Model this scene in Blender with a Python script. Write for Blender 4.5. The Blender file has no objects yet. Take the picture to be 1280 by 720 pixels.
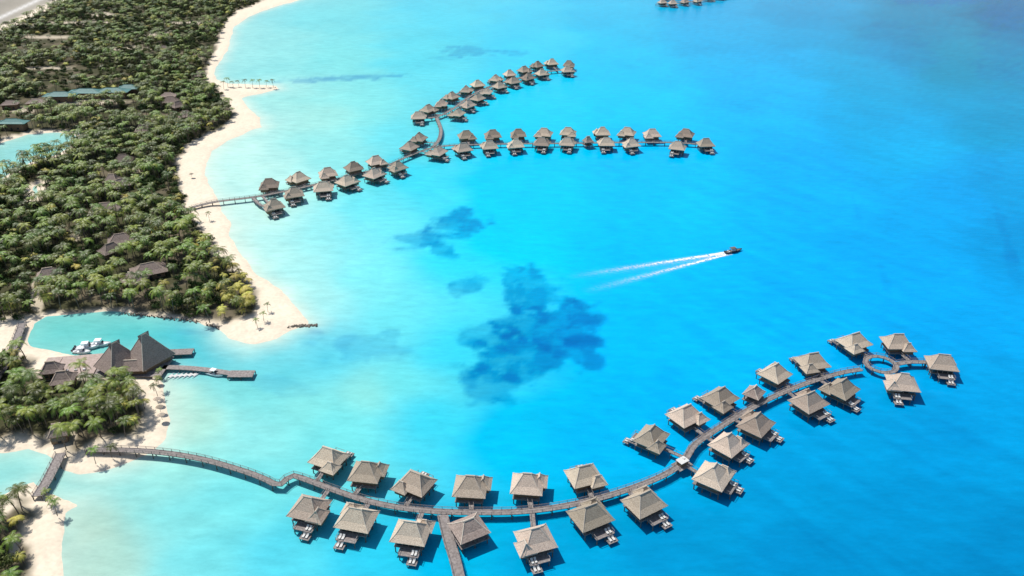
import bpy, math, random
import numpy as np
from mathutils import Vector, Matrix
random.seed(7); rng=np.random.default_rng(7)
scene=bpy.context.scene
# ---------------------------------------------------------------- image pixel coordinates projected through the camera onto the ground plane
H=170.0; F=1000.0; TH=math.atan(553/1000.0)
S,C=math.sin(TH),math.cos(TH)
def G(a,b,h=0.0):
    u=(a-640)/F; v=(b-360)/F
    z=(H-h)/(S+v*C)
    return Vector((u*z, z*(C-v*S), h))
def Garr(a,b):
    u=(a-640)/F; v=(b-360)/F
    z=H/(S+v*C)
    return u*z, z*(C-v*S)
def ground_to_px(X,Y):
    z=Y*C+H*S
    return 640+F*X/z, 360+F*(H*C-Y*S)/z
def lin(c):
    out=[]
    for x in c:
        x=x/255.0
        out.append(x/12.92 if x<=0.04045 else ((x+0.055)/1.055)**2.4)
    return out
# ---------------------------------------------------------------- numpy noise
def vnoise(x,y,seed=0):
    xi=np.floor(x).astype(np.int64); yi=np.floor(y).astype(np.int64)
    xf=x-xi; yf=y-yi
    def h(a,b):
        n=(a*374761393+b*668265263+seed*1274126177)&0xffffffff
        n=((n^(n>>13))*1274126177)&0xffffffff
        return ((n^(n>>16))&0xffff)/65535.0
    sx=xf*xf*(3-2*xf); sy=yf*yf*(3-2*yf)
    return (h(xi,yi)*(1-sx)+h(xi+1,yi)*sx)*(1-sy)+(h(xi,yi+1)*(1-sx)+h(xi+1,yi+1)*sx)*sy
def fbm(x,y,seed=0,o=4):
    r=0;a=.5;t=0
    for i in range(o):
        r=r+a*vnoise(x*2**i+i*13.7,y*2**i+i*7.3,seed+i); t+=a; a*=.5
    return r/t
def sstep(a,b,x):
    t=np.clip((x-a)/(b-a),0,1); return t*t*(3-2*t)
def polysd(P,X,Y):
    P=np.array(P); n=len(P)
    d=np.full(X.shape,1e18); ins=np.zeros(X.shape,bool)
    for i in range(n):
        x0,y0=P[i]; x1,y1=P[(i+1)%n]
        dx,dy=x1-x0,y1-y0
        t=np.clip(((X-x0)*dx+(Y-y0)*dy)/(dx*dx+dy*dy+1e-9),0,1)
        d=np.minimum(d,(X-x0-t*dx)**2+(Y-y0-t*dy)**2)
        c=((y0>Y)!=(y1>Y))
        if y1!=y0:
            ins^= c & (X< dx*(Y-y0)/dy + x0)
    d=np.sqrt(d)
    return np.where(ins,d,-d)
def W(P): return [tuple(G(a,b)[:2]) for a,b in P]
# ---------------------------------------------------------------- shoreline outlines in image pixels
LAND_AB=[(520,-100),(450,-60),(400,-15),(375,0),(345,8),(312,20),(292,35),(285,60),(271,85),(268,98),(283,105),(320,106),(346,107),(348,111),(325,117),(300,122),(310,135),(325,148),(328,158),(305,167),(285,175),(265,190),(258,210),(262,235),(272,255),(285,275),(292,300),(305,325),(330,350),(355,370),(372,388),(384,404),(360,412),(345,423),(320,429),(290,424),(275,412),(250,403),(225,400),(190,396),(150,392),(110,390),(80,392),(60,396),(45,404),(36,415),(32,425),(38,433),(60,438),(85,446),(110,447),(135,446),(160,444),(190,444),(203,450),(203,462),(198,470),(207,480),(212,500),(214,525),(207,548),(188,563),(160,577),(130,588),(100,593),(82,588),(78,578),(60,568),(35,562),(10,564),(-50,560),(-900,560),(-900,-100)]
LAND_C=[(-900,640),(-50,630),(0,622),(22,610),(42,603),(58,614),(80,622),(98,632),(84,642),(77,655),(80,690),(82,720),(90,820),(90,950),(-900,950)]
POOL1=[(-60,240),(-20,190),(5,178),(35,168),(70,166),(96,170),(90,180),(75,192),(45,200),(20,212),(0,225),(-20,240)]
POOL2=[(38,236),(46,230),(50,240),(44,248)]
VEG_A=[(520,-100),(430,-60),(350,-8),(325,5),(298,15),(284,30),(277,50),(264,80),(262,100),(275,112),(290,130),(297,145),(285,160),(262,170),(240,185),(228,200),(230,235),(243,265),(265,290),(272,315),(295,335),(322,352),(332,375),(325,395),(305,404),(285,410),(255,403),(215,399),(150,393),(110,391),(80,393),(62,394),(45,400),(20,402),(-900,402),(-900,120),(-120,90),(-10,46),(50,18),(85,0),(200,-60),(300,-100)]
VEG_B=[(-900,440),(0,442),(30,440),(48,452),(60,468),(90,474),(130,472),(165,468),(185,480),(192,505),(190,530),(178,550),(150,556),(115,566),(92,578),(70,562),(35,556),(0,556),(-900,556)]
VEG_C=[(-900,660),(-20,650),(5,632),(25,620),(45,622),(62,636),(48,652),(56,680),(48,720),(45,950),(-900,950)]
wAB,wC,wP1,wP2=W(LAND_AB),W(LAND_C),W(POOL1),W(POOL2)
wVA,wVB,wVC=W(VEG_A),W(VEG_B),W(VEG_C)
def land_sd(X,Y):
    d=np.maximum(polysd(wAB,X,Y),polysd(wC,X,Y))
    d=np.minimum(d,-polysd(wP1,X,Y)); d=np.minimum(d,-polysd(wP2,X,Y))
    return d+(fbm(X/14,Y/14,3)-.5)*5
def veg_sd(X,Y):
    d=np.maximum(np.maximum(polysd(wVA,X,Y),polysd(wVB,X,Y)),polysd(wVC,X,Y))
    d=np.minimum(d,-polysd(wP1,X,Y)-2); d=np.minimum(d,-polysd(wP2,X,Y)-1)
    return d+(fbm(X/9,Y/9,11)-.5)*8
CLEAR=[(115,129,48,5),(52,358,11,12),(46,378,10,14),(75,548,22,12),(82,457,26,9),(22,428,14,12),(40,660,9,14),(20,690,8,14),(130,20,26,3),(60,48,40,3),(200,44,36,2.2),(235,30,34,2.2),(60,88,34,2),(165,62,40,2),(15,185,10,10),(150,415,2,1),(100,30,50,3),(248,75,10,3),(170,215,6,3),(20,32,30,3),(30,140,18,2.5),(95,300,6,5)]
def clear_mask(X,Y):
    a,b=ground_to_px(X,Y); m=np.full(X.shape,-9.)
    n=(fbm(X/7,Y/7,31)-.5)*1.2
    for (ca,cb,rx,ry) in CLEAR:
        m=np.maximum(m,1-((a-ca)/rx)**2-((b-cb)/ry)**2)
    return m+n
# ---------------------------------------------------------------- materials
def newmat(name):
    m=bpy.data.materials.new(name); m.use_nodes=True
    nt=m.node_tree; b=nt.nodes['Principled BSDF']; return m,nt,b
def N(nt,t,**k):
    n=nt.nodes.new(t)
    for a,v in k.items(): setattr(n,a,v)
    return n
def mat_var(name,c1,c2,scale=3.0,rough=.8,objrand=0.0,bump=0.0,stretch=(1,1,1),spec=.3,hue=0.0,detail=4):
    m,nt,b=newmat(name); L=nt.links
    tc=N(nt,'ShaderNodeTexCoord'); mp=N(nt,'ShaderNodeMapping'); mp.inputs['Scale'].default_value=stretch
    no=N(nt,'ShaderNodeTexNoise'); no.inputs['Scale'].default_value=scale; no.inputs['Detail'].default_value=detail
    L.new(tc.outputs['Object'],mp.inputs[0]); L.new(mp.outputs[0],no.inputs[0])
    cr=N(nt,'ShaderNodeValToRGB'); cr.color_ramp.elements[0].position=.3; cr.color_ramp.elements[1].position=.7
    cr.color_ramp.elements[0].color=(*c1,1); cr.color_ramp.elements[1].color=(*c2,1)
    L.new(no.outputs[0],cr.inputs[0]); out=cr.outputs[0]
    if objrand>0 or hue>0:
        oi=N(nt,'ShaderNodeObjectInfo')
        mr=N(nt,'ShaderNodeMapRange'); mr.inputs[3].default_value=1-objrand; mr.inputs[4].default_value=1+objrand
        L.new(oi.outputs['Random'],mr.inputs[0])
        hs=N(nt,'ShaderNodeHueSaturation'); L.new(out,hs.inputs['Color']); L.new(mr.outputs[0],hs.inputs['Value'])
        if hue>0:
            mu=N(nt,'ShaderNodeMath',operation='MULTIPLY'); mu.inputs[1].default_value=7.31; L.new(oi.outputs['Random'],mu.inputs[0])
            fr=N(nt,'ShaderNodeMath',operation='FRACT'); L.new(mu.outputs[0],fr.inputs[0])
            m2=N(nt,'ShaderNodeMapRange'); m2.inputs[3].default_value=.5-hue; m2.inputs[4].default_value=.5+hue
            L.new(fr.outputs[0],m2.inputs[0]); L.new(m2.outputs[0],hs.inputs['Hue'])
        out=hs.outputs[0]
    L.new(out,b.inputs['Base Color'])
    b.inputs['Roughness'].default_value=rough; b.inputs['Specular IOR Level'].default_value=spec
    if bump>0:
        bp=N(nt,'ShaderNodeBump'); bp.inputs['Strength'].default_value=bump; bp.inputs['Distance'].default_value=.2
        L.new(no.outputs[0],bp.inputs['Height']); L.new(bp.outputs[0],b.inputs['Normal'])
    return m
M_thatch=mat_var('thatch',(.30,.235,.18),(.57,.48,.375),2.4,.95,.34,.7,(1,1,3.5),.1,.012,7)
M_ridge=mat_var('thatch_ridge',(.42,.36,.29),(.58,.51,.42),3,.95,.2,.3,(1,1,1),.1)
M_lodge=mat_var('lodge_thatch',(.18,.14,.12),(.34,.275,.235),1.8,.95,.25,.6,(1,1,3),.1)
M_wood=mat_var('weathered_wood',(.17,.145,.135),(.32,.285,.265),1.5,.85,.08,.2,(1,1,1),.2,0,6)
M_wall=mat_var('timber_wall',(.16,.10,.06),(.28,.19,.12),3,.8,.1)
M_pile=mat_var('pile_wood',(.10,.085,.07),(.18,.15,.13),4,.8)
M_glass=mat_var('dark_glass',(.02,.03,.035),(.03,.045,.05),1,.12,0,0,(1,1,1),.6)
M_white=mat_var('pale_cushion',(.50,.49,.46),(.66,.65,.62),5,.6)
M_paint=mat_var('white_gelcoat',(.74,.75,.76),(.80,.80,.80),5,.3,0,0,(1,1,1),.5)
M_navy=mat_var('dark_hull',(.03,.035,.05),(.05,.055,.07),5,.3,0,0,(1,1,1),.5)
M_tan=mat_var('tan_canvas',(.10,.09,.08),(.16,.14,.12),5,.7)
M_teal=mat_var('teal_metal_roof',(.06,.16,.15),(.10,.24,.22),.8,.6,.1)
M_pave=mat_var('terrace_paving',(.34,.26,.22),(.46,.37,.32),1.2,.85,0,.1)
M_rock=mat_var('rock',(.12,.10,.08),(.26,.22,.18),1.5,.9,.1,.5)
M_bark=mat_var('bark',(.13,.10,.075),(.24,.19,.15),3,.9)
M_palm=mat_var('palm_leaf',(.060,.110,.012),(.19,.235,.030),.5,.45,.60,0,(1,1,1),.4,.03)
M_ypalm=mat_var('yellow_palm_leaf',(.28,.26,.04),(.50,.45,.09),.6,.5,.3,0,(1,1,1),.35,.02)
M_leafA=mat_var('broadleaf_dark',(.016,.044,.006),(.050,.095,.014),.45,.6,.45,0,(1,1,1),.25,.03)
M_leafB=mat_var('broadleaf_olive',(.050,.074,.014),(.125,.140,.032),.4,.6,.45,0,(1,1,1),.25,.03)
# ---------------------------------------------------------------- mesh builder
class MB:
    def __init__(s): s.v=[];s.f=[];s.m=[]
    def add(s,vs,fs,mi=0,M=None):
        b=len(s.v)
        for p in vs:
            p=Vector(p)
            if M is not None: p=M@p
            s.v.append(p[:])
        for f in fs: s.f.append([i+b for i in f]); s.m.append(mi)
    def box(s,c,d,mi=0,M=None):
        x,y,z=c; a,b,e=d[0]/2,d[1]/2,d[2]/2
        vs=[(x-a,y-b,z-e),(x+a,y-b,z-e),(x+a,y+b,z-e),(x-a,y+b,z-e),(x-a,y-b,z+e),(x+a,y-b,z+e),(x+a,y+b,z+e),(x-a,y+b,z+e)]
        s.add(vs,[(0,3,2,1),(4,5,6,7),(0,1,5,4),(1,2,6,5),(2,3,7,6),(3,0,4,7)],mi,M)
    def cyl(s,p0,p1,r0,r1,n=6,mi=0,M=None):
        p0=Vector(p0);p1=Vector(p1);d=(p1-p0).normalized()
        a=d.orthogonal().normalized(); b=d.cross(a)
        vs=[]
        for p,r in((p0,r0),(p1,r1)):
            for i in range(n):
                t=2*math.pi*i/n; vs.append(p+(a*math.cos(t)+b*math.sin(t))*r)
        fs=[(i,(i+1)%n,n+(i+1)%n,n+i) for i in range(n)]+[tuple(range(n-1,-1,-1)),tuple(range(n,2*n))]
        s.add(vs,fs,mi,M)
    def mesh(s,name,mats,smooth=False):
        me=bpy.data.meshes.new(name); me.from_pydata(s.v,[],s.f)
        for m in mats: me.materials.append(m)
        me.polygons.foreach_set('material_index',s.m)
        if smooth: me.polygons.foreach_set('use_smooth',[True]*len(me.polygons))
        me.update(); return me
def link(name,data,parent=None,loc=None,rz=0,sc=None):
    o=bpy.data.objects.new(name,data); scene.collection.objects.link(o)
    if parent: o.parent=parent
    if loc is not None: o.location=loc
    o.rotation_euler=(0,0,rz)
    if sc: o.scale=(sc,sc,sc)
    return o
# ---------------------------------------------------------------- water
pts=[(400,10,112,224,228),(560,20,76,216,238),(660,40,58,210,244),(760,20,20,196,240),(900,30,0,178,232),(1000,20,0,164,216),(1150,30,6,142,184),(1260,5,4,114,156),
(350,60,140,228,224),(430,80,124,226,224),(520,65,90,220,234),(800,100,4,200,246),(950,110,0,184,244),(1100,100,0,168,218),(1200,70,14,150,186),(1250,150,6,156,202),(1150,180,0,174,230),
(400,150,150,226,216),(450,140,126,226,224),(640,150,38,210,244),(500,170,102,222,232),(330,200,180,238,228),(420,190,142,230,226),
(310,280,190,242,232),(350,300,170,240,234),(400,290,142,234,234),(460,260,102,226,236),(520,230,64,220,242),(650,240,2,202,250),(800,230,0,192,250),(1000,240,0,178,248),(1200,250,0,168,236),(1275,300,0,154,216),(1270,230,0,162,222),
(400,360,152,234,232),(470,360,106,228,236),(560,330,40,214,244),(620,300,10,206,250),(800,320,0,190,250),(900,380,0,184,250),(1000,380,0,178,246),(1150,350,0,172,242),(1240,400,0,166,234),
(450,430,64,208,230),(400,430,44,200,224),(340,450,58,200,216),(480,400,86,224,234),(560,440,42,210,238),(800,430,0,186,246),(850,480,0,178,240),
(300,490,104,216,216),(235,520,158,222,204),(380,505,124,224,220),(470,487,138,226,218),(520,470,102,222,226),(300,540,130,228,226),(420,540,110,224,226),(540,520,58,212,236),(650,540,14,194,240),(750,540,0,182,238),(1000,620,0,154,210),(1200,560,0,154,214),(1250,480,0,160,222),(1050,560,0,160,218),
(160,620,138,226,220),(110,650,172,212,192),(120,700,160,210,194),(220,640,122,226,226),(200,590,138,230,222),(280,620,108,224,228),(250,700,104,220,226),(350,700,78,214,232),(450,700,42,202,234),(560,700,8,182,228),(700,700,0,165,216),(850,690,0,151,204),(1000,700,0,142,198),(1250,700,0,138,194),(1150,640,0,147,204),
(100,405,105,204,198),(180,408,84,200,198),(230,425,66,194,206),(270,440,54,192,208),(300,430,76,204,214),(40,580,140,226,220),(0,590,130,218,212),(60,600,138,222,216),
(50,185,135,218,212),(10,210,120,210,204),(-200,200,110,205,205),(-200,590,115,212,212),(1500,300,2,158,214),(1500,600,4,144,190),(1500,0,10,120,155),(700,-100,60,190,220),(400,-100,90,205,215),(1100,-100,15,140,175)]
PT=np.array([p[:2] for p in pts],float); CL=np.array([lin(p[2:]) for p in pts])
ys=np.concatenate([[-188,-180,-168,-150,-135,-120,-108],np.arange(-100,850,2.6),[870,900,950,1050,1250,1600]])
xs=np.concatenate([[-5000,-3000,-1800,-1200,-900,-700],np.arange(-500,1781,3.),[1900,2200,3000,4500,6500]])
A,B=np.meshgrid(xs,ys); nr,nc=A.shape
X,Y=Garr(A,B); X=X.ravel();Y=Y.ravel()
a=np.clip(A.ravel(),-400,1600); b=np.clip(B.ravel(),-140,850)
wa=a+(fbm(X/40,Y/40,21)-.5)*60; wb=b+(fbm(X/40,Y/40,22)-.5)*32
num=np.zeros((len(a),3)); den=np.zeros(len(a))
for i in range(len(PT)):
    w=1/(((wa-PT[i,0])**2+((wb-PT[i,1])*1.5)**2)+40**2)**2.2
    num+=w[:,None]*CL[i]; den+=w
col=num/den[:,None]
near=(a<760)
dsh=np.full(len(a),500.); dsh[near]=-land_sd(X[near],Y[near])
can=(1-sstep(215,300,a))*sstep(380,392,b)*(1-sstep(440,475,b))
w=np.exp(-np.clip(dsh,0,500)/9.)*(.85-.6*can)
w=w*(1-.35*(1-sstep(60,160,a)))
w2=np.exp(-np.clip(dsh,0,500)/30.)*.32*(1-can)
pale=np.array(lin((216,240,224)))
w=np.maximum(w,w2)
col=col*(1-w[:,None])+pale*w[:,None]
# dark coral and deep patches on the lagoon bed
blobs=[(566,280,50,17,-.15,.66),(528,299,38,15,-.2,.60),(550,312,20,14,0,.55),(588,356,35,12,-.25,.50),(665,366,48,30,.3,.64),(690,410,64,34,0,.80),(655,448,70,30,0,.72),(612,482,34,28,0,.58),(728,442,30,30,0,.68),(608,424,36,18,0,.5),
(590,64,38,7,0,.42),(640,66,22,4,0,.3),(560,73,25,3,0,.2),(430,98,90,4,-.05,.5),(1180,-5,60,14,0,.6),(1258,60,40,50,.2,.22),(1262,15,40,22,0,.35),(1120,60,50,30,.3,.18),(1255,290,8,50,-.3,.22),(1270,340,10,26,-.5,.2),(1105,345,6,24,-.3,.16),(1070,260,3,30,-.3,.10),(1200,540,40,30,0,.10),(440,432,75,20,0,.28),(345,480,45,12,.2,.12),(235,415,30,8,0,.15),(1230,210,30,22,0,.12),(1115,280,10,20,0,.08)]
nz=fbm(X/8,Y/8,41,6); nz2=fbm(X/26,Y/26,47,5)
hole=sstep(.36,.60,fbm(X/6,Y/8,53,5))
deep=np.array(lin((0,116,186)))
for (cx,cy,rx,ry,ro,st) in blobs:
    dx=a-cx; dy=b-cy; c0,s0=math.cos(ro),math.sin(ro)
    u=(dx*c0+dy*s0)/rx; v=(-dx*s0+dy*c0)/ry; rr=np.sqrt(u*u+v*v)
    f=1-rr+(nz-.5)*1.5+(nz2-.5)*.8
    k=sstep(-.08,.38,f)*st*(.68+.32*hole)*np.clip(1-(rr-1.15)/.5,0,1)
    col=col*(1-k[:,None])+deep*k[:,None]
mott=(fbm(X/60,Y/60,61)-.5)*.16+(fbm(X/17,Y/17,62)-.5)*.09
mott=mott+(fbm((X*.8+Y*.6)/3.5,(Y*.8-X*.6)/30,63,5)-.5)*.22*sstep(560,1000,a)
mott=mott+(fbm(X/9,Y/9,64,5)-.5)*.14*(1-sstep(300,620,a))
col=col*(1+mott[:,None]*np.array([1.6,1.0,.8]))
LIGHT=np.array([1.26,1.33,1.36])
col=np.clip(col/LIGHT-np.array([.014,.012,.008]),0.0005,.95)
def grid_mesh(name,X,Y,Z,nr,nc,keep=None):
    me=bpy.data.meshes.new(name)
    idx=np.arange(nr*nc).reshape(nr,nc)
    q=np.stack([idx[1:,:-1],idx[1:,1:],idx[:-1,1:],idx[:-1,:-1]],-1).reshape(-1,4)
    if keep is not None: q=q[keep[q].any(axis=1)]
    me.vertices.add(len(X)); me.vertices.foreach_set('co',np.stack([X,Y,Z],-1).ravel().astype(np.float32))
    me.loops.add(q.size); me.loops.foreach_set('vertex_index',q.ravel().astype(np.int32))
    me.polygons.add(len(q)); me.polygons.foreach_set('loop_start',np.arange(0,q.size,4,dtype=np.int32)); me.polygons.foreach_set('loop_total',np.full(len(q),4,dtype=np.int32))
    me.polygons.foreach_set('use_smooth',np.ones(len(q),bool))
    me.update(calc_edges=True); me.validate(); return me
def set_col(me,name,c):
    at=me.color_attributes.new(name,'FLOAT_COLOR','POINT')
    at.data.foreach_set('color',np.concatenate([c,np.ones((len(c),1))],1).ravel().astype(np.float32))
me=grid_mesh('water',X,Y,np.zeros(len(X)),nr,nc); set_col(me,'bed',col)
m,nt,bs=newmat('lagoon_water'); L=nt.links
at=N(nt,'ShaderNodeAttribute',attribute_name='bed')
tc=N(nt,'ShaderNodeTexCoord')
mp=N(nt,'ShaderNodeMapping'); mp.inputs['Rotation'].default_value=(0,0,.5); mp.inputs['Scale'].default_value=(.35,1.0,1)
L.new(tc.outputs['Object'],mp.inputs[0])
n1=N(nt,'ShaderNodeTexNoise'); n1.inputs['Scale'].default_value=.26; n1.inputs['Detail'].default_value=8; n1.inputs['Roughness'].default_value=.74
L.new(mp.outputs[0],n1.inputs[0])
mr=N(nt,'ShaderNodeMapRange'); mr.inputs[1].default_value=.3; mr.inputs[2].default_value=.7; mr.inputs[3].default_value=.88; mr.inputs[4].default_value=1.12
L.new(n1.outputs[0],mr.inputs[0])
vm=N(nt,'ShaderNodeVectorMath',operation='SCALE'); L.new(at.outputs['Color'],vm.inputs[0]); L.new(mr.outputs[0],vm.inputs['Scale'])
L.new(vm.outputs[0],bs.inputs['Base Color'])
n2=N(nt,'ShaderNodeTexNoise'); n2.inputs['Scale'].default_value=.9; n2.inputs['Detail'].default_value=5
L.new(mp.outputs[0],n2.inputs[0])
bp=N(nt,'ShaderNodeBump'); bp.inputs['Strength'].default_value=.35; bp.inputs['Distance'].default_value=.3
L.new(n2.outputs[0],bp.inputs['Height']); L.new(bp.outputs[0],bs.inputs['Normal'])
bs.inputs['Roughness'].default_value=.12; bs.inputs['Specular IOR Level'].default_value=.05
me.materials.append(m); link('water',me)
# ---------------------------------------------------------------- land
xs=np.concatenate([[-5000,-2500,-1500,-1000],np.arange(-700,-60,12.),np.arange(-60,440,3.)])
ys=np.arange(-99,930,3.)
A,B=np.meshgrid(xs,ys); nr,nc=A.shape
X,Y=Garr(A,B); X=X.ravel();Y=Y.ravel(); a=A.ravel(); b=B.ravel()
d=land_sd(X,Y); vg=veg_sd(X,Y)
Z=np.where(d>0,1.3*(1-np.exp(-d/7.)),np.maximum(d*.18,-2.5))
Z=Z+np.where(d>4,(fbm(X/8,Y/8,5)-.5)*.5,0)
cm=clear_mask(X,Y)
sand=np.array([.74,.635,.49]); soil_and_shade=np.array([.055,.055,.024]); tansoil=np.array([.30,.25,.16])  # forest floor colour darkened to paint in shade seen through canopy gaps
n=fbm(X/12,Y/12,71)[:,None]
under=soil_and_shade*(1-sstep(.5,.72,n))+tansoil*.45*sstep(.5,.72,n)
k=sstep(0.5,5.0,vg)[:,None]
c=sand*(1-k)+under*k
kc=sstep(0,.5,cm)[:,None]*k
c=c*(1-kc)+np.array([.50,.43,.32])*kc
c=c*(1+(fbm(X/5,Y/5,73)-.5)*.20+(fbm(X/1.8,Y/1.8,74)-.5)*.10)[:,None]
kw=(1-sstep(0.3,3.0,d))[:,None]
c=c*(1-kw*.06)
ln=(38-b)-a*.47
kr=sstep(2,6,ln)[:,None]; reef=np.array(lin((168,165,152)))/LIGHT
reefc=reef*(1+(fbm(X/25,Y/60,75)-.5)*.5)[:,None]
c=c*(1-kr)+reefc*kr
ks=(np.exp(-((ln-14)/2.)**2)*.8)[:,None]; c=c*(1-ks)+np.array([.7,.68,.64])*ks
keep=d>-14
me=grid_mesh('ground',X,Y,Z,nr,nc,keep); set_col(me,'soil_and_shade',np.clip(c,0,.9))
m,nt,bs=newmat('sand_and_soil'); L=nt.links
at=N(nt,'ShaderNodeAttribute',attribute_name='soil_and_shade'); tc=N(nt,'ShaderNodeTexCoord')
n1=N(nt,'ShaderNodeTexNoise'); n1.inputs['Scale'].default_value=.7; n1.inputs['Detail'].default_value=7; L.new(tc.outputs['Object'],n1.inputs[0])
mr=N(nt,'ShaderNodeMapRange'); mr.inputs[1].default_value=.3; mr.inputs[2].default_value=.7; mr.inputs[3].default_value=.9; mr.inputs[4].default_value=1.08
L.new(n1.outputs[0],mr.inputs[0]); vm=N(nt,'ShaderNodeVectorMath',operation='SCALE'); L.new(at.outputs['Color'],vm.inputs[0]); L.new(mr.outputs[0],vm.inputs['Scale']); L.new(vm.outputs[0],bs.inputs['Base Color'])
bp=N(nt,'ShaderNodeBump'); bp.inputs['Strength'].default_value=.4; bp.inputs['Distance'].default_value=.3; L.new(n1.outputs[0],bp.inputs['Height']); L.new(bp.outputs[0],bs.inputs['Normal'])
bs.inputs['Roughness'].default_value=.9; bs.inputs['Specular IOR Level'].default_value=.15
me.materials.append(m); link('ground',me)
# ---------------------------------------------------------------- roofs and bungalows
def hiproof(mb,cx,cy,z0,hx,hy,rh,h,t=.35,rolls=True,mi=0,mr=1,along='x',flare=.32,k=.42):
    def ring(fx,fy,z): return [(cx-fx,cy-fy,z),(cx+fx,cy-fy,z),(cx+fx,cy+fy,z),(cx-fx,cy+fy,z)]
    r=(rh,.12) if along=='x' else (.12,rh)
    mx,my=hx+(r[0]-hx)*k,hy+(r[1]-hy)*k
    R=[ring(hx-.25,hy-.25,z0-t),ring(hx,hy,z0),ring(mx,my,z0+h*flare),ring(r[0],r[1],z0+h)]
    vs=sum(R,[]); fs=[(3,2,1,0),(12,13,14,15)]
    for l in range(3):
        for i in range(4):
            j=(i+1)%4; fs.append((l*4+i,l*4+j,l*4+4+j,l*4+4+i))
    mb.add(vs,fs,mi)
    if rolls:
        for i in range(4):
            mb.cyl(R[1][i],R[2][i],.14,.14,5,mr); mb.cyl(R[2][i],R[3][i],.14,.14,5,mr)
        if along=='x': mb.cyl((cx-r[0]-.35,cy,z0+h+.05),(cx+r[0]+.35,cy,z0+h+.05),.27,.27,6,mr)
        else: mb.cyl((cx,cy-.35-rh,z0+h+.05),(cx,cy+rh+.35,z0+h+.05),.27,.27,6,mr)
def lounger(mb,x,y,z,s=1):
    mb.box((x,y-.1*s,z+.35),(.75,1.3,.12),0); 
    M=Matrix.Translation((x,y-.95*s,z+.6))@Matrix.Rotation(-.7*s,4,'X'); mb.box((0,0,0),(.75,.8,.12),0,M)
    for dx in(-.3,.3):
        for dy in(-.5,.4): mb.box((x+dx,y+dy,z+.15),(.07,.07,.3),0)
def bungalow_parts(mir,kind):
    s=-1 if mir else 1; P={}
    mb=MB()
    if kind==0:
        hiproof(mb,0,0,4.7,6.0,5.2,2.0,4.2)
        hiproof(mb,s*3.4,-4.0,4.3,3.2,2.8,.6,2.5)
    else:
        hiproof(mb,0,.2,4.7,5.7,5.4,1.3,4.4)
        hiproof(mb,s*4.2,2.4,4.4,2.9,3.3,.8,2.6,along='y')
    P['roof']=mb.mesh('roof',[M_thatch,M_ridge])
    mb=MB(); mb.box((0,0,3.5),(8.6,7.4,2.2),0)
    if kind==0: mb.box((s*3.4,-4.2,3.4),(4.2,3.2,2.0),0)
    else: mb.box((s*4.7,2.2,3.4),(3.2,4.2,2.0),0)
    for i in range(5): mb.box((-4.1+i*2.05,3.72,3.5),(.16,.1,2.2),1)
    P['walls']=mb.mesh('walls',[M_wall,M_wood])
    mb=MB()
    for i in range(4): mb.box((-3.07+i*2.05,3.73,3.45),(1.7,.05,1.8),0)
    for sx in(-1,1):
        for i in range(2): mb.box((sx*4.32,-1.5+i*3,3.6),(.05,1.6,1.3),0)
    P['windows']=mb.mesh('windows',[M_glass])
    mb=MB()
    mb.box((0,-.3,2.28),(9.6,9.4,.22),0); mb.box((s*1.0,6.0,2.2),(6.8,3.4,.2),0); mb.box((s*2.6,8.8,1.1),(3.4,2.4,.18),0)
    for i in range(4): mb.box((s*2.6,7.75+.12*i,2.05-.25*i),(1.4,.3,.08),0)
    for x in (-2.3,4.3):
        for yy in (5,6.2,7.6): mb.box((s*x,yy,2.75),(.1,.1,1.0),0)
        mb.box((s*x,6.2,3.27),(.12,3.0,.08),0)
    mb.box((s*-.4,7.65,3.27),(3.9,.12,.08),0)
    P['deck']=mb.mesh('deck',[M_wood])
    mb=MB()
    for x in(-4.4,-1.6,1.6,4.4):
        for y in(-4.4,-1.4,1.6,4.2): mb.cyl((x,y,-2),(x,y,2.2),.2,.2,6)
    for x in(-2.0,1,4.0): mb.cyl((s*x,7.4,-2),(s*x,7.4,2.1),.18,.18,6)
    for x in(1.2,4.0): mb.cyl((s*x,9.7,-2),(s*x,9.7,1.1),.15,.15,6)
    P['stilts']=mb.mesh('stilts',[M_pile])
    mb=MB(); lounger(mb,s*3.3,6.7,2.3); lounger(mb,s*2.2,6.7,2.3); lounger(mb,s*2.0,8.9,1.2); lounger(mb,s*3.2,8.9,1.2)
    P['sun_loungers']=mb.mesh('sun_loungers',[M_white])
    return P
PARTS={(mi,k):bungalow_parts(mi,k) for mi in(0,1) for k in(0,1)}
DH=2.3
def smooth_path(P,step=2.5,closed=False):
    P=[Vector(p) for p in P]; out=[]; n=len(P)
    rngi=range(n if closed else n-1)
    for i in rngi:
        if closed: p0,p1,p2,p3=P[i-1],P[i],P[(i+1)%n],P[(i+2)%n]
        else: p0,p1,p2,p3=P[max(i-1,0)],P[i],P[i+1],P[min(i+2,n-1)]
        for k in range(24):
            t=k/24; out.append(.5*((2*p1)+(p2-p0)*t+(2*p0-5*p1+4*p2-p3)*t*t+(3*p1-p0-3*p2+p3)*t**3))
    out.append(P[0].copy() if closed else P[-1].copy())
    res=[out[0]]; acc=0
    for i in range(1,len(out)):
        acc+=(out[i]-out[i-1]).length
        if acc>=step: res.append(out[i]); acc=0
    if (res[-1]-out[-1]).length>.5: res.append(out[-1])
    return res
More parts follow.
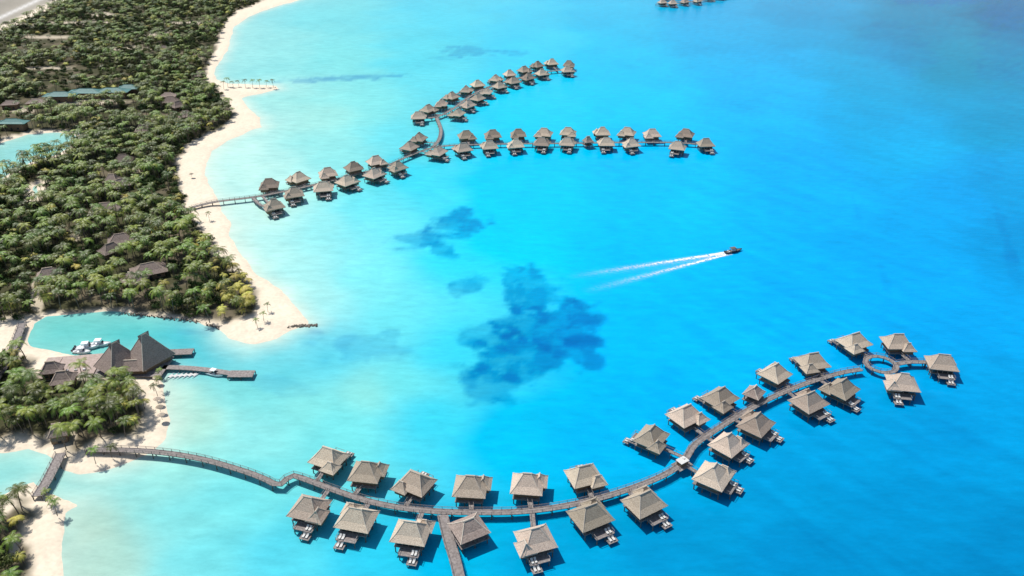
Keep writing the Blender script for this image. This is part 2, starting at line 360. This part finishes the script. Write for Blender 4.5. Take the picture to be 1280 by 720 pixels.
def boardwalk(name,pix,width=2.6,h=DH,rail=True,raw=None,closed=False,step=2.5,parent=None):
    P=[G(x,y,h) for x,y in pix] if raw is None else raw
    S_=smooth_path(P,step,closed); n=len(S_); mb=MB(); Lf=[];Rt=[]
    for i,p in enumerate(S_):
        t=(S_[min(i+1,n-1)]-S_[max(i-1,0)]); 
        if closed and i in(0,n-1): t=S_[1]-S_[-2]
        t.z=0; t.normalize(); nrm=Vector((-t.y,t.x,0))
        Lf.append(p+nrm*width/2); Rt.append(p-nrm*width/2)
    for i in range(n-1):
        a0,a1,b0,b1=Lf[i],Lf[i+1],Rt[i],Rt[i+1]; dz=Vector((0,0,-.25))
        mb.add([a0,a1,b1,b0,a0+dz,a1+dz,b1+dz,b0+dz],[(3,2,1,0),(4,5,6,7),(0,1,5,4),(2,3,7,6),(1,2,6,5),(3,0,4,7)],0)
    up=Vector((0,0,1))
    for i in range(n):
        for s in (Lf,Rt):
            if rail:
                q=s[i]+(S_[i]-s[i]).normalized()*.1
                mb.box((q.x,q.y,h+.45),(.11,.11,.9),1)
                if i<n-1:
                    q2=s[i+1]+(S_[i+1]-s[i+1]).normalized()*.1
                    mb.cyl(q+up*.9,q2+up*.9,.06,.06,4,1); mb.cyl(q+up*.45,q2+up*.45,.03,.03,4,1)
            if i%2==0:
                q=s[i]+(S_[i]-s[i]).normalized()*.35
                mb.cyl((q.x,q.y,-2),(q.x,q.y,h-.26),.17,.17,5,2)
    me=mb.mesh(name,[M_wood,M_wood,M_pile]); o=link(name,me,parent); return S_
W1=[(108,562),(150,562),(200,565),(250,573),(300,587),(330,598),(347,606),(356,600),(365,594),(385,600),(420,613),(460,626),(500,634),(550,639),(600,640),(650,639),(700,633),(750,622),(800,606),(836,590),(856,574),(868,556),(890,540),(930,515),(970,494),(1010,478),(1050,466),(1078,461)]
s1=boardwalk('boardwalk',W1,2.2)
ringc=G(1101,455,DH)
ringpts=[ringc+Vector((math.cos(t)*5.4,math.sin(t)*5.4,0)) for t in [i*math.pi/6 for i in range(12)]]
boardwalk('boardwalk',None,1.9,raw=ringpts,closed=True)
s1b=boardwalk('boardwalk',None,2.2,raw=[ringc+Vector((6.3,0.3,0)),G(1140,452,DH),G(1172,453,DH)])
boardwalk('boardwalk',[(553,643),(560,672),(570,705),(582,760),(600,840)],3.0)
W2=[(240,259),(270,252),(318,246),(360,238),(400,229),(440,219),(478,209),(508,196),(535,186),(560,182),(620,180),(700,179),(780,178),(840,178),(884,181)]
s2=boardwalk('boardwalk',W2,2.0); boardwalk('boardwalk',[(316,247),(324,255),(336,260)],1.8)
W3=[(541,184),(549,174),(551,163),(548,153),(545,146)]
s3a=boardwalk('boardwalk',W3,2.3)
W3b=[(520,148),(545,146),(566,136),(582,124),(600,113),(625,104),(650,97),(680,90),(700,88),(716,88)]
s3=boardwalk('boardwalk',W3b,2.2)
ALL=s1+s1b+s2+s3+s3a+ringpts
def bungalow(px,py,sc=.86,walk=None,rj=None):
    c=G(px,py,5.4*sc); c.z=0
    net=ALL if walk is None else walk
    q=min(net,key=lambda p:(p.x-c.x)**2+(p.y-c.y)**2)
    d=Vector((c.x-q.x,c.y-q.y,0)); dist=d.length; d.normalize()
    ang=math.atan2(d.y,d.x)-math.pi/2+(random.uniform(-.32,.32) if rj is None else rj)
    e=bpy.data.objects.new('overwater_bungalow',None); scene.collection.objects.link(e)
    e.location=c; e.rotation_euler=(0,0,ang); k_=sc*random.uniform(.95,1.04); e.scale=(k_,k_,1.0*(sc+.08))
    P=PARTS[(random.randint(0,1),random.choice([0,0,1]))]
    for k,me in P.items(): link(k,me,e)
    if dist>5.5:
        mb=MB(); R=e.rotation_euler.to_matrix().to_4x4()
        Mi=(Matrix.Translation(c)@R@Matrix.Diagonal((e.scale.x,e.scale.y,e.scale.z,1))).inverted()
        p0=q+d*1.1; p1=c+d*-(3.6); p0.z=DH; p1.z=DH
        nrm=Vector((-d.y,d.x,0))*.7; dz=Vector((0,0,-.2)); off=Vector((0,0,-.02))
        vs=[p0+nrm,p0-nrm,p1-nrm,p1+nrm]; vs=[v+off for v in vs]; vs+= [v+dz for v in vs]
        mb.add([Mi@v for v in vs],[(0,1,2,3),(7,6,5,4),(0,4,5,1),(1,5,6,2),(2,6,7,3),(3,7,4,0)],0)
        for sgn in(-1,1):
            a0=p0+nrm*sgn*.9; a1=p1+nrm*sgn*.9; u=Vector((0,0,.9))
            mb.cyl(Mi@(a0+u),Mi@(a1+u),.06,.06,4,0)
            for t in(0,.33,.66,1):
                r=a0.lerp(a1,t); mb.cyl(Mi@(r),Mi@(r+u),.06,.06,4,0); 
            r=a0.lerp(a1,.5); mb.cyl(Mi@Vector((r.x,r.y,-2)),Mi@Vector((r.x,r.y,DH-.2)),.15,.15,5,1)
        link('walkway',mb.mesh('walkway',[M_wood,M_pile]),e)
    return e
for p in [(411,572),(458,590),(520,603),(588,608),(659,605),(730,594),(814,546),(857,519),(900,497),(969,467),(1015,452),(1067,427),(1121,428),
          (387,634),(446,648),(514,665),(669,673),(738,644),(805,628),(891,594),(909,555),(945,530),(1011,502),(1052,486),(1128,478)]:
    bungalow(*p)
bungalow(1177,454,rj=0.05)
for p in [(337,231),(374,223),(410,217),(442,210),(470,202),(524,173),(583,170),(616,169),(648,168),(680,167),(710,166),(753,166),(784,166),(815,168),(857,168),
          (343,257),(368,242),(404,235),(433,227),(467,218),(497,209),(512,184),(547,190),(579,186),(612,183),(645,181),(677,179),(709,179),(758,179),(789,180),(847,184),(882,180)]:
    bungalow(*p,sc=.86)
for p in [(523,146),(535,137),(552,130),(565,121),(582,113),(597,106),(619,99),(637,93),(655,88),(672,82),(690,79),(711,81),
          (572,142),(585,131),(597,123),(608,115),(624,108),(642,102),(660,97),(677,92),(709,88)]:
    bungalow(*p,sc=.84)
far=boardwalk('boardwalk',[(820,5),(850,4),(880,0),(920,-6)],2.6)
for p in [(828,3),(841,4),(856,2),(872,1),(886,-3),(833,-4),(850,-6),(900,-5)]: bungalow(*p,sc=.86,walk=far)
def pavilion(px,py,hx,hy,h,rz,name='pier_pavilion',eave=4.4,mat=None):
    c=G(px,py,eave+h*.4); c.z=0
    e=bpy.data.objects.new(name,None); scene.collection.objects.link(e); e.location=c; e.rotation_euler=(0,0,rz)
    mb=MB(); hiproof(mb,0,0,eave,hx,hy,hx*.3,h); link('roof',mb.mesh('roof',[mat or M_lodge,M_ridge]),e)
    mb=MB(); mb.box((0,0,DH-.18),(hx*1.9,hy*1.9,.22),0); link('deck',mb.mesh('deck',[M_wood]),e)
    mb=MB()
    for sx in(-1,0,1):
        for sy in(-1,1):
            mb.cyl((sx*(hx-.8),sy*(hy-.8),-2),(sx*(hx-.8),sy*(hy-.8),eave-.1),.16,.16,6)
    mb.box((0,hy*.3,DH+.6),(hx,.6,1.1),0)
    link('posts',mb.mesh('posts',[M_pile]),e); return e
pavilion(586,656,4.6,4.4,3.2,.5)
pavilion(943,488,3.2,3.0,2.6,.9)
pavilion(735,174,2.9,2.9,3.2,.4)
def hut(px,py):
    c=G(px,py,3.4); c.z=0
    e=bpy.data.objects.new('pier_hut',None); scene.collection.objects.link(e); e.location=c; e.rotation_euler=(0,0,.6)
    mb=MB(); mb.box((0,0,DH+.8),(2.8,2.0,1.5),0); link('walls',mb.mesh('walls',[M_wall]),e)
    mb=MB(); mb.box((0,0,DH+1.65),(3.4,2.6,.15),0); mb.box((.8,.3,DH+1.85),(.7,.7,.3),0); link('roof',mb.mesh('roof',[M_white]),e)
    mb=MB(); mb.box((0,0,DH-.14),(5.5,4.0,.2),0); link('deck',mb.mesh('deck',[M_wood]),e)
hut(853,577)
# ---------------------------------------------------------------- island houses
HOUSES=[(185,334,7.6,5.6,.5),(166,346,5,4,-.3),(150,297,6,5,.4),(138,309,5,4,.9),(132,258,7,5,.2),(150,228,5,4.5,.8),(120,262,4,3.6,.3),(154,197,5.5,4.5,.1),(213,124,6,5,.1),(232,142,5,4.5,.4),(222,130,5,4,.9),(140,222,4,4,0),(72,536,3.0,2.6,.3),(78,470,4,3.5,.2),(60,340,5,4,.4),(178,160,5,4,.3),(205,60,6,5,0),(250,92,5,4,.3)]
excl=[]
def house(px,py,hx,hy,rz,name='thatched_villa',mat=None,hh=3.4,eave=4.0):
    c=G(px,py,eave+hh*.4); z0=1.2; c.z=0
    e=bpy.data.objects.new(name,None); scene.collection.objects.link(e); e.location=c; e.rotation_euler=(0,0,rz)
    mb=MB(); hiproof(mb,0,0,eave,hx,hy,hx*.35,hh); link('roof',mb.mesh('roof',[mat or M_lodge,mat or M_thatch]),e)
    mb=MB(); mb.box((0,0,(eave+z0)/2),(hx*1.6,hy*1.6,eave-z0+.4),0); mb.box((0,-hy*.81,z0+1),(1.2,.06,2),1)
    for sx in(-1,1): mb.box((sx*hx*.45,-hy*.81,z0+1.4),(1.4,.06,1.2),1)
    link('walls',mb.mesh('walls',[M_wall,M_glass]),e)
    excl.append((c.x,c.y-2.0,max(hx,hy)+2.0))
for h in HOUSES: house(*h)
for h in [(75,117,12,5,.05),(108,113,14,5,.0),(140,112,13,5,.05),(160,108,8,5,.1),(15,151,10,4,0)]:
    house(*h,name='resort_building',mat=M_teal,hh=2.4,eave=6)
for h in [(45,126,7,4,.1),(12,128,6,4,.2),(210,118,6,4,.1)]: house(*h,name='resort_building',hh=2.4,eave=5)
# ---------------------------------------------------------------- lodge with steep thatched roofs
lb=G(160,458,0)
lod=bpy.data.objects.new('thatched_lodge',None); scene.collection.objects.link(lod); lod.location=lb
def rel(px,py,h=0): 
    q=G(px,py,h); return (q.x-lb.x,q.y-lb.y)
def peak(name,px,py,hx,hy,h,rz,z0=3.6):
    x,y=rel(px,py,z0+h*.35)
    mb=MB(); hiproof(mb,0,0,z0,hx,hy,.9,h,.4,True,0,1,'y',.36,.38)
    mb.add([(-.9,-1.6,z0+h-1.6),(.9,-1.6,z0+h-1.6),(0,-2.3,z0+h+.5),(-.9,1.6,z0+h-1.6),(.9,1.6,z0+h-1.6),(0,2.3,z0+h+.5)],[(0,1,2),(4,3,5),(0,2,5,3),(1,4,5,2)],0)
    o=link(name,mb.mesh('roof',[M_lodge,M_ridge]),lod,(x,y,0),rz)
    mb=MB(); mb.box((0,0,2.5),(hx*1.6,hy*1.6,3.0),0); link('walls',mb.mesh('walls',[M_wall]),lod,(x,y,0),rz)
peak('roof',147,445,5.8,6.8,8.8,-.62); peak('roof',184,437,5.8,7.0,10.2,-.55,3.8)
x,y=rel(166,455,4.5); mb=MB(); hiproof(mb,0,0,3.6,5.5,3.6,3,2.6); link('roof',mb.mesh('roof',[M_lodge,M_ridge]),lod,(x,y,0),.1)
mb=MB(); mb.box((0,0,2.4),(8.5,5,2.6),0); link('walls',mb.mesh('walls',[M_wall]),lod,(x,y,0),.1)
mb=MB(); x,y=rel(162,458,1.5); mb.box((x,y,1.35),(28,13,.3),0); x,y=rel(191,457,1.5); mb.box((x,y,1.62),(8,10,.2),0)
link('terrace',mb.mesh('terrace',[M_wood]),lod)
excl.append((lb.x-2,lb.y-1,14)); excl.append((lb.x+10,lb.y+2,11)); excl.append((lb.x-14,lb.y+2,9))
mb=MB(); c=G(88,458,1.6); mb.box((0,0,0),(20,14,.5),0); mb.box((-7,4,.35),(5,4,.2),0)
for i in range(5): mb.box((-6+i*3,-3.5,.55),(.9,.9,.5),1)
t=link('terrace',mb.mesh('terrace',[M_pave,M_white]),None,c,.15); excl.append((c.x,c.y-1,11))
for p in((64,458,3.8,2.8,.2),): house(*p)
J1=boardwalk('jetty',[(192,441),(215,440),(241,439)],4.0,h=1.6,rail=False)
J2=boardwalk('jetty',[(188,459),(220,459),(250,461),(280,465),(302,469)],2.6,h=1.5,rail=False)
boardwalk('jetty',[(286,467),(318,467)],4.2,h=1.52,rail=False,step=2)
boardwalk('boardwalk',[(76,566),(66,586),(57,603),(46,620)],3.2,h=2.1)
boardwalk('boardwalk',[(28,404),(18,430),(6,456),(-10,480)],3.0,h=2.1)
# ---------------------------------------------------------------- boats
def hull_mesh(L_,Bm,Hh,hullmat,kind='tender'):
    mb=MB(); n=9; secs=[]
    for i in range(n):
        t=i/(n-1); x=-L_/2+L_*t
        w=Bm/2*(1-max(0,(t-.45)/.55)**2.2)*(.88+.12*min(1,t*3)); w=max(w,.05)
        sheer=Hh*(1+.35*t*t); ke=-.35+ (.35+Hh*.6)*max(0,(t-.7)/.3)**2
        secs.append([(x,-w,sheer),(x,-w*.82,ke+.45*(1-t*.2)),(x,0,ke),(x,w*.82,ke+.45*(1-t*.2)),(x,w,sheer)])
    vs=sum(secs,[]); fs=[]
    for i in range(n-1):
        for j in range(4): fs.append((i*5+j,i*5+5+j,i*5+6+j,i*5+1+j))
    fs.append((0,1,2,3,4)); mb.add(vs,fs,0)
    dk=[]; dm=1 if kind!='speed' else 3
    for i in range(n): x,w,z=secs[i][4]; dk+=[(x,-w*.9,z-.12),(x,w*.9,z-.12)]
    mb.add(dk,[(2*i,2*i+2,2*i+3,2*i+1) for i in range(n-1)],dm)
    for i in range(n-1):
        for k in(0,4): mb.cyl(secs[i][k],secs[i+1][k],.09,.09,5,1 if kind!='speed' else 2)
    z=Hh
    mb.box((-L_*.02,0,z+.3),(L_*.2,Bm*.45,.7),1)
    M=Matrix.Translation((L_*.12,0,z+.6))@Matrix.Rotation(-.5,4,'Y'); mb.box((0,0,0),(.08,Bm*.6,.7),2,M)
    for sx in(-.2,.06):
        for sy in(-1,1): mb.cyl((L_*sx,sy*Bm*.36,z),(L_*sx,sy*Bm*.33,z+1.5),.05,.05,5,1)
    mb.box((-L_*.07,0,z+1.55),(L_*.30,Bm*.8,.12),3 if kind=='speed' else 1)
    for sy in(-.5,.5):
        mb.box((-L_/2-.25,sy,z+.15),(.5,.45,.8),2)
        mb.box((-L_*.32,sy*1.1,z+.15),(.6,.5,.4),1)
    return mb.mesh('boat',[hullmat,M_paint,M_navy,M_tan])
speed=hull_mesh(9.4,2.4,.7,M_navy,'speed'); tender=hull_mesh(7,2.3,.8,M_paint); 
p0=G(790,341); p1=G(926,313); hd=(p1-p0); hd.z=0; rz=math.atan2(hd.y,hd.x)
bp0=G(917,315); link('speedboat',speed,None,(bp0.x,bp0.y,.1),rz)
for (px,py,r,sc) in((269,469,-.35,1.0),(110,436,.2,1.2),(126,432,.1,1.15),(103,441,-.1,1.0)):
    q=G(px,py); link('motorboat',tender,None,(q.x,q.y,.05),r,sc)
cat=MB()
for s in(-1,1):
    for i in range(8):
        t0,t1=i/8,(i+1)/8; f=lambda t:.22*math.sin(math.pi*min(max(t,.06),.94))**.6
        cat.cyl((-2.4+4.8*t0,s*.8,.25+.2*abs(t0-.5)),(-2.4+4.8*t1,s*.8,.25+.2*abs(t1-.5)),f(t0),f(t1),6,0)
cat.box((0,0,.5),(1.9,1.6,.06),1); cat.cyl((-1,-.9,.5),(-1,.9,.5),.05,.05,5,0); cat.cyl((1,-.9,.5),(1,.9,.5),.05,.05,5,0)
catm=cat.mesh('outrigger',[M_paint,M_white])
for i in range(6):
    q=G(214+i*6,471-i*.4); link('catamaran_dinghy',catm,None,(q.x,q.y,0),1.1+random.uniform(-.15,.15),.85)
st=bp0-hd.normalized()*4; dirb=-hd.normalized(); nrm=Vector((-dirb.y,dirb.x,0))
ns,ntt=120,71; V=[];D=[]
for i in range(ns):
    s=i*.7
    for j in range(ntt):
        t=(j/(ntt-1)*2-1); hw=3.0+s*.15; lat=t*hw
        V.append(st+dirb*(s-2)+nrm*lat+Vector((0,0,.05)))
        ar=.8+s*.080; wd=.55+s*.014
        fade=math.exp(-(s/36)**1.6)
        de=1.35*math.exp(-((abs(lat)-ar)/wd)**2)*fade*(.8 if lat>0 else 1.15)
        de+=.6*math.exp(-(lat/(.8+s*.03))**2)*math.exp(-s/12)+.3*math.exp(-((lat+ar*.45)/(wd*1.2))**2)*math.exp(-s/18)
        de+=1.2*math.exp(-((s-2)/3.5)**2)*math.exp(-(lat/1.4)**2)
        de+=.08*math.exp(-((abs(lat)-ar)/(wd*1.6))**2)
        D.append(de*min(1,(ns-1-i)/40))
Va=np.array([v[:] for v in V]); me=grid_mesh('boat_wake',Va[:,0],Va[:,1],Va[:,2],ns,ntt); D=np.array(D); set_col(me,'foam',np.stack([D,D,D],-1))
m,nt,bs=newmat('foam'); L=nt.links
at=N(nt,'ShaderNodeAttribute',attribute_name='foam'); tc=N(nt,'ShaderNodeTexCoord'); n1=N(nt,'ShaderNodeTexNoise'); n1.inputs['Scale'].default_value=.8; n1.inputs['Detail'].default_value=6; L.new(tc.outputs['Object'],n1.inputs[0])
mr=N(nt,'ShaderNodeMapRange'); mr.inputs[1].default_value=.32; mr.inputs[2].default_value=.64; mr.inputs[3].default_value=.0; mr.inputs[4].default_value=1.7; L.new(n1.outputs[0],mr.inputs[0])
mu=N(nt,'ShaderNodeMath',operation='MULTIPLY',use_clamp=True); L.new(at.outputs['Fac'],mu.inputs[0]); L.new(mr.outputs[0],mu.inputs[1])
L.new(mu.outputs[0],bs.inputs['Alpha']); bs.inputs['Base Color'].default_value=(.78,.8,.8,1); bs.inputs['Roughness'].default_value=.9
me.materials.append(m); link('boat_wake',me)
# ---------------------------------------------------------------- vegetation prototypes
def palm_mesh(name,leaf,hgt=8.5,nf=17,fl=4.0,seed=1,lean=.9):
    r=random.Random(seed); mb=MB(); pr=None; az=r.uniform(0,6.28)
    for i in range(6):
        t=i/5; p=Vector((math.cos(az)*lean*t*t,math.sin(az)*lean*t*t,hgt*t)); 
        if pr is not None: mb.cyl(pr,p,.2-.09*(i-1)/5,.2-.09*t,6,0)
        pr=p
    top=pr
    for k in range(nf):
        a=k*2.399+r.uniform(-.2,.2); el=r.uniform(-.15,1.0); L_=fl*r.uniform(.85,1.12)
        d=Vector((math.cos(a),math.sin(a),0)); sd=Vector((-d.y,d.x,0)); pts_=[]
        n=9
        for i in range(n+1):
            t=i/n; out=L_*(math.sin(min(1.4,t*1.25))/1.0)*math.cos(el*.6)*.95
            z=L_*(math.sin(el)*t*.75-.62*t*t*(1.2-el*.35))
            pts_.append(top+d*out+Vector((0,0,z)))
        for i in range(n):
            a0,a1=pts_[i],pts_[i+1]; t=(i+.5)/n
            mb.add([a0+sd*.06,a0-sd*.06,a1-sd*.04,a1+sd*.04],[(0,1,2,3)],1)
            ll=.75*math.sin(math.pi*min(1,.14+t*.84))**.7
            fw=(a1-a0)
            for q in range(2):
                b0=a0+fw*(q*.5); b1=b0+fw*.38
                for s in(-1,1):
                    tip=b0+fw*.9+sd*s*ll+Vector((0,0,-.30*ll+r.uniform(-.1,.1)))
                    mb.add([b0,b1,tip+fw*.14,tip-fw*.05],[(0,1,2,3)],1)
    return mb.mesh(name,[M_bark,leaf])
def tree_mesh(name,leaf,seed,hgt=6.5,rad=3.2,nl=620,low=False):
    r=random.Random(seed); mb=MB(); tr=Vector((0,0,hgt*.45)); mb.cyl((0,0,-.3),tr,.28,.18,6,0)
    lobes=[]
    for k in range(9):
        a=k*2.4+r.uniform(-.5,.5); rr=rad*r.uniform(.25,.80); z=hgt*(r.uniform(.25,.6) if low else r.uniform(.45,.92))
        c=Vector((math.cos(a)*rr,math.sin(a)*rr,z)); lobes.append((c,rad*r.uniform(.25,.48))); mb.cyl(tr,c,.12,.05,5,0)
    for k in range(nl):
        c,R=lobes[r.randrange(len(lobes))]
        v=Vector((r.gauss(0,1),r.gauss(0,1),r.gauss(0,1)*.75+.15)).normalized()*R*(r.random()**.35)*1.15
        p=c+v; nn=(v.normalized()*.6+Vector((r.uniform(-.9,.9),r.uniform(-.9,.9),r.uniform(-.2,.9)))).normalized()
        a=nn.orthogonal().normalized(); b=nn.cross(a); an=r.uniform(0,6.28); a,b=a*math.cos(an)+b*math.sin(an),b*math.cos(an)-a*math.sin(an)
        s=r.uniform(.2,.42)
        mb.add([p-a*s,p-b*s*.6,p+a*s*1.1,p+b*s*.6],[(0,1,2,3)],1)
    return mb.mesh(name,[M_bark,leaf])
protos={
 'palm_grove':[palm_mesh('palm_tree',M_palm,9.5,13,4.2,1),palm_mesh('palm_tree',M_palm,7.6,12,3.8,2,1.4),palm_mesh('palm_tree',M_palm,11.0,14,4.3,3,.5)],
 'yellow_palm_grove':[palm_mesh('palm_tree',M_ypalm,6.0,13,3.4,4)],
 'broadleaf_thicket':[tree_mesh('broadleaf_tree',M_leafA,11),tree_mesh('broadleaf_tree',M_leafA,12,5.0,3.6,620,True)],
 'olive_thicket':[tree_mesh('broadleaf_tree',M_leafB,13,5.5,3.4),tree_mesh('broadleaf_tree',M_leafB,14,3.4,2.8,520,True)]}
groups={(k,i):[] for k in protos for i in range(len(protos[k]))}
cell=3.3
gx=np.arange(-720,-60,cell); gy=np.arange(110,1400,cell)
X,Y=np.meshgrid(gx,gy); X=(X+rng.uniform(-.5,.5,X.shape)*cell*1.2).ravel(); Y=(Y+rng.uniform(-.5,.5,Y.shape)*cell*1.2).ravel()
a,b=ground_to_px(X,Y)
ok=(a>-120)&(a<430)&(b>-45)&(b<800); X,Y,a,b=X[ok],Y[ok],a[ok],b[ok]
vs_=veg_sd(X,Y); cm=clear_mask(X,Y); ld=land_sd(X,Y)
canal=(b>380)&(b<412)&(a<280)
ok=((vs_>2.4)|(canal&(vs_>-1)))&(cm<.15)&(ld>1)
for (ex,ey,er) in excl: ok&=((X-ex)**2+(Y-ey)**2>er*er)
dn=fbm(X/22,Y/22,91); dn2=fbm(X/40,Y/40,92); dn3=fbm(X/11,Y/11,93)
ok&=(rng.random(X.shape)<np.where(b<110,.70,.88))
ok&=~((dn2>.62)&(b<160)&(rng.random(X.shape)<.8))
ok&=~((dn3>.64)&(rng.random(X.shape)<.75))
ok&=~((vs_<5)&(rng.random(X.shape)<.25)&~canal)
X,Y,a,b,dn,vs_=X[ok],Y[ok],a[ok],b[ok],dn[ok],vs_[ok]
r1=rng.random(X.shape); r2=rng.random(X.shape)
for i in range(len(X)):
    yel=math.exp(-((a[i]-305)/28)**2-((b[i]-372)/30)**2)+ .10*(vs_[i]<7)*(b[i]>150)+.03
    palmp=.58+(dn[i]-.5)*1.8
    if b[i]<120: palmp=.30+(dn[i]-.5)
    if r2[i]<yel: g=('yellow_palm_grove',0); s=.65+.35*r1[i]
    elif r1[i]<palmp: g=('palm_grove',int(r2[i]*2.999)); s=.66+.44*rng.random()
    elif rng.random()<(.75 if b[i]<120 else .3): g=('olive_thicket',int(r2[i]*1.999)); s=.45+.48*rng.random()
    else: g=('broadleaf_thicket',int(r2[i]*1.999)); s=.45+.50*rng.random()
    if vs_[i]<5 and g[0]!='palm_grove': s*=.75
    groups[g].append((X[i],Y[i],1.0 if vs_[i]>2 else .9,s,rng.random()*6.283))
tot=0
for (k,i),L_ in groups.items():
    vs=[];fs=[]
    for (x,y,z,s,an) in L_:
        b0=len(vs); h=s/2
        for (dx,dy) in((-h,-h),(h,-h),(h,h),(-h,h)):
            vs.append((x+dx*math.cos(an)-dy*math.sin(an),y+dx*math.sin(an)+dy*math.cos(an),z))
        fs.append((b0,b0+1,b0+2,b0+3))
    tot+=len(L_)
    if not fs: continue
    me=bpy.data.meshes.new(k); me.from_pydata(vs,[],fs); me.update()
    o=link(k,me); o.instance_type='FACES'; o.use_instance_faces_scale=True; o.instance_faces_scale=1.0
    o.show_instancer_for_render=False; o.show_instancer_for_viewport=False
    ch=link(protos[k][i].name.split('.')[0],protos[k][i],o)
print('TREES',tot)
pm=protos['palm_grove']
for (px,py) in [(285,109),(292,110),(299,109),(307,110),(316,110),(325,110),(333,109),(342,110),(280,112),(200,486),(197,495),(203,470),(330,402),(322,410),(335,390),(120,580),(140,572),(66,632),(72,645),(60,628),(262,276)]:
    q=G(px,py,.9); link('palm_tree',random.choice(pm),None,q,random.uniform(0,6),random.uniform(.42,.62) if py>130 else .68)
def rocks(name,pth,n,sp,r0,r1):
    mb=MB(); P=smooth_path([G(x,y,0) for x,y in pth],.5)
    for k in range(n):
        p=P[int(random.random()*(len(P)-1))]; R=random.uniform(r0,r1)
        c=Vector((p.x+random.gauss(0,sp),p.y+random.gauss(0,sp),random.uniform(0,.35)))
        t=(1+5**.5)/2
        iv=[(-1,t,0),(1,t,0),(-1,-t,0),(1,-t,0),(0,-1,t),(0,1,t),(0,-1,-t),(0,1,-t),(t,0,-1),(t,0,1),(-t,0,-1),(-t,0,1)]
        iff=[(0,11,5),(0,5,1),(0,1,7),(0,7,10),(0,10,11),(1,5,9),(5,11,4),(11,10,2),(10,7,6),(7,1,8),(3,9,4),(3,4,2),(3,2,6),(3,6,8),(3,8,9),(4,9,5),(2,4,11),(6,2,10),(8,6,7),(9,8,1)]
        mb.add([c+Vector(v)*(R*.5*random.uniform(.75,1.2)) for v in iv],iff,0)
    link(name,mb.mesh(name,[M_rock]))
rocks('rock_groyne',[(360,409),(375,408),(398,407)],110,.45,.25,.6)
rocks('rock_groyne',[(275,411),(250,403),(225,400),(190,396),(150,392)],160,.5,.2,.45)
rocks('rock_groyne',[(270,106),(300,108),(346,110)],60,.5,.4,.7)
def parasol(px,py):
    q=G(px,py,1.0); mb=MB(); mb.cyl((0,0,0),(0,0,2.4),.06,.06,6,1)
    n=10; vs=[(0,0,3.0)]+[(1.3*math.cos(2*math.pi*i/n),1.3*math.sin(2*math.pi*i/n),2.2+.06*(i%2)) for i in range(n)]
    mb.add(vs,[(0,i+1,(i+1)%n+1) for i in range(n)]+[tuple(range(n,0,-1))],0); link('beach_parasol',mb.mesh('beach_parasol',[M_thatch,M_wood]),None,q)
for p in [(198,505),(201,515),(203,525),(197,478),(240,222)]: parasol(*p)
# ---------------------------------------------------------------- light, sky, camera
sd=Vector((-.42,.30,.92)).normalized()
sun=bpy.data.lights.new('sun','SUN'); sun.energy=4.7; sun.angle=math.radians(.5); sun.color=(1,.965,.91)
so=link('sun',sun); so.rotation_euler=sd.to_track_quat('Z','Y').to_euler()
w=bpy.data.worlds.new('World'); scene.world=w; w.use_nodes=True; nt=w.node_tree
sk=nt.nodes.new('ShaderNodeTexSky'); sk.sky_type='NISHITA'; sk.sun_disc=False; sk.sun_elevation=math.asin(sd.z); sk.sun_rotation=math.atan2(sd.x,sd.y)
nt.links.new(sk.outputs[0],nt.nodes['Background'].inputs[0]); nt.nodes['Background'].inputs[1].default_value=.115
cam=bpy.data.cameras.new('camera'); cam.lens=36*F/1280; cam.sensor_width=36; cam.clip_end=60000; cam.clip_start=1
co=link('camera',cam); co.location=(0,0,H); co.rotation_euler=(math.pi/2-TH,0,0); scene.camera=co
scene.view_settings.view_transform='Standard'; scene.view_settings.look='None'; scene.view_settings.exposure=0
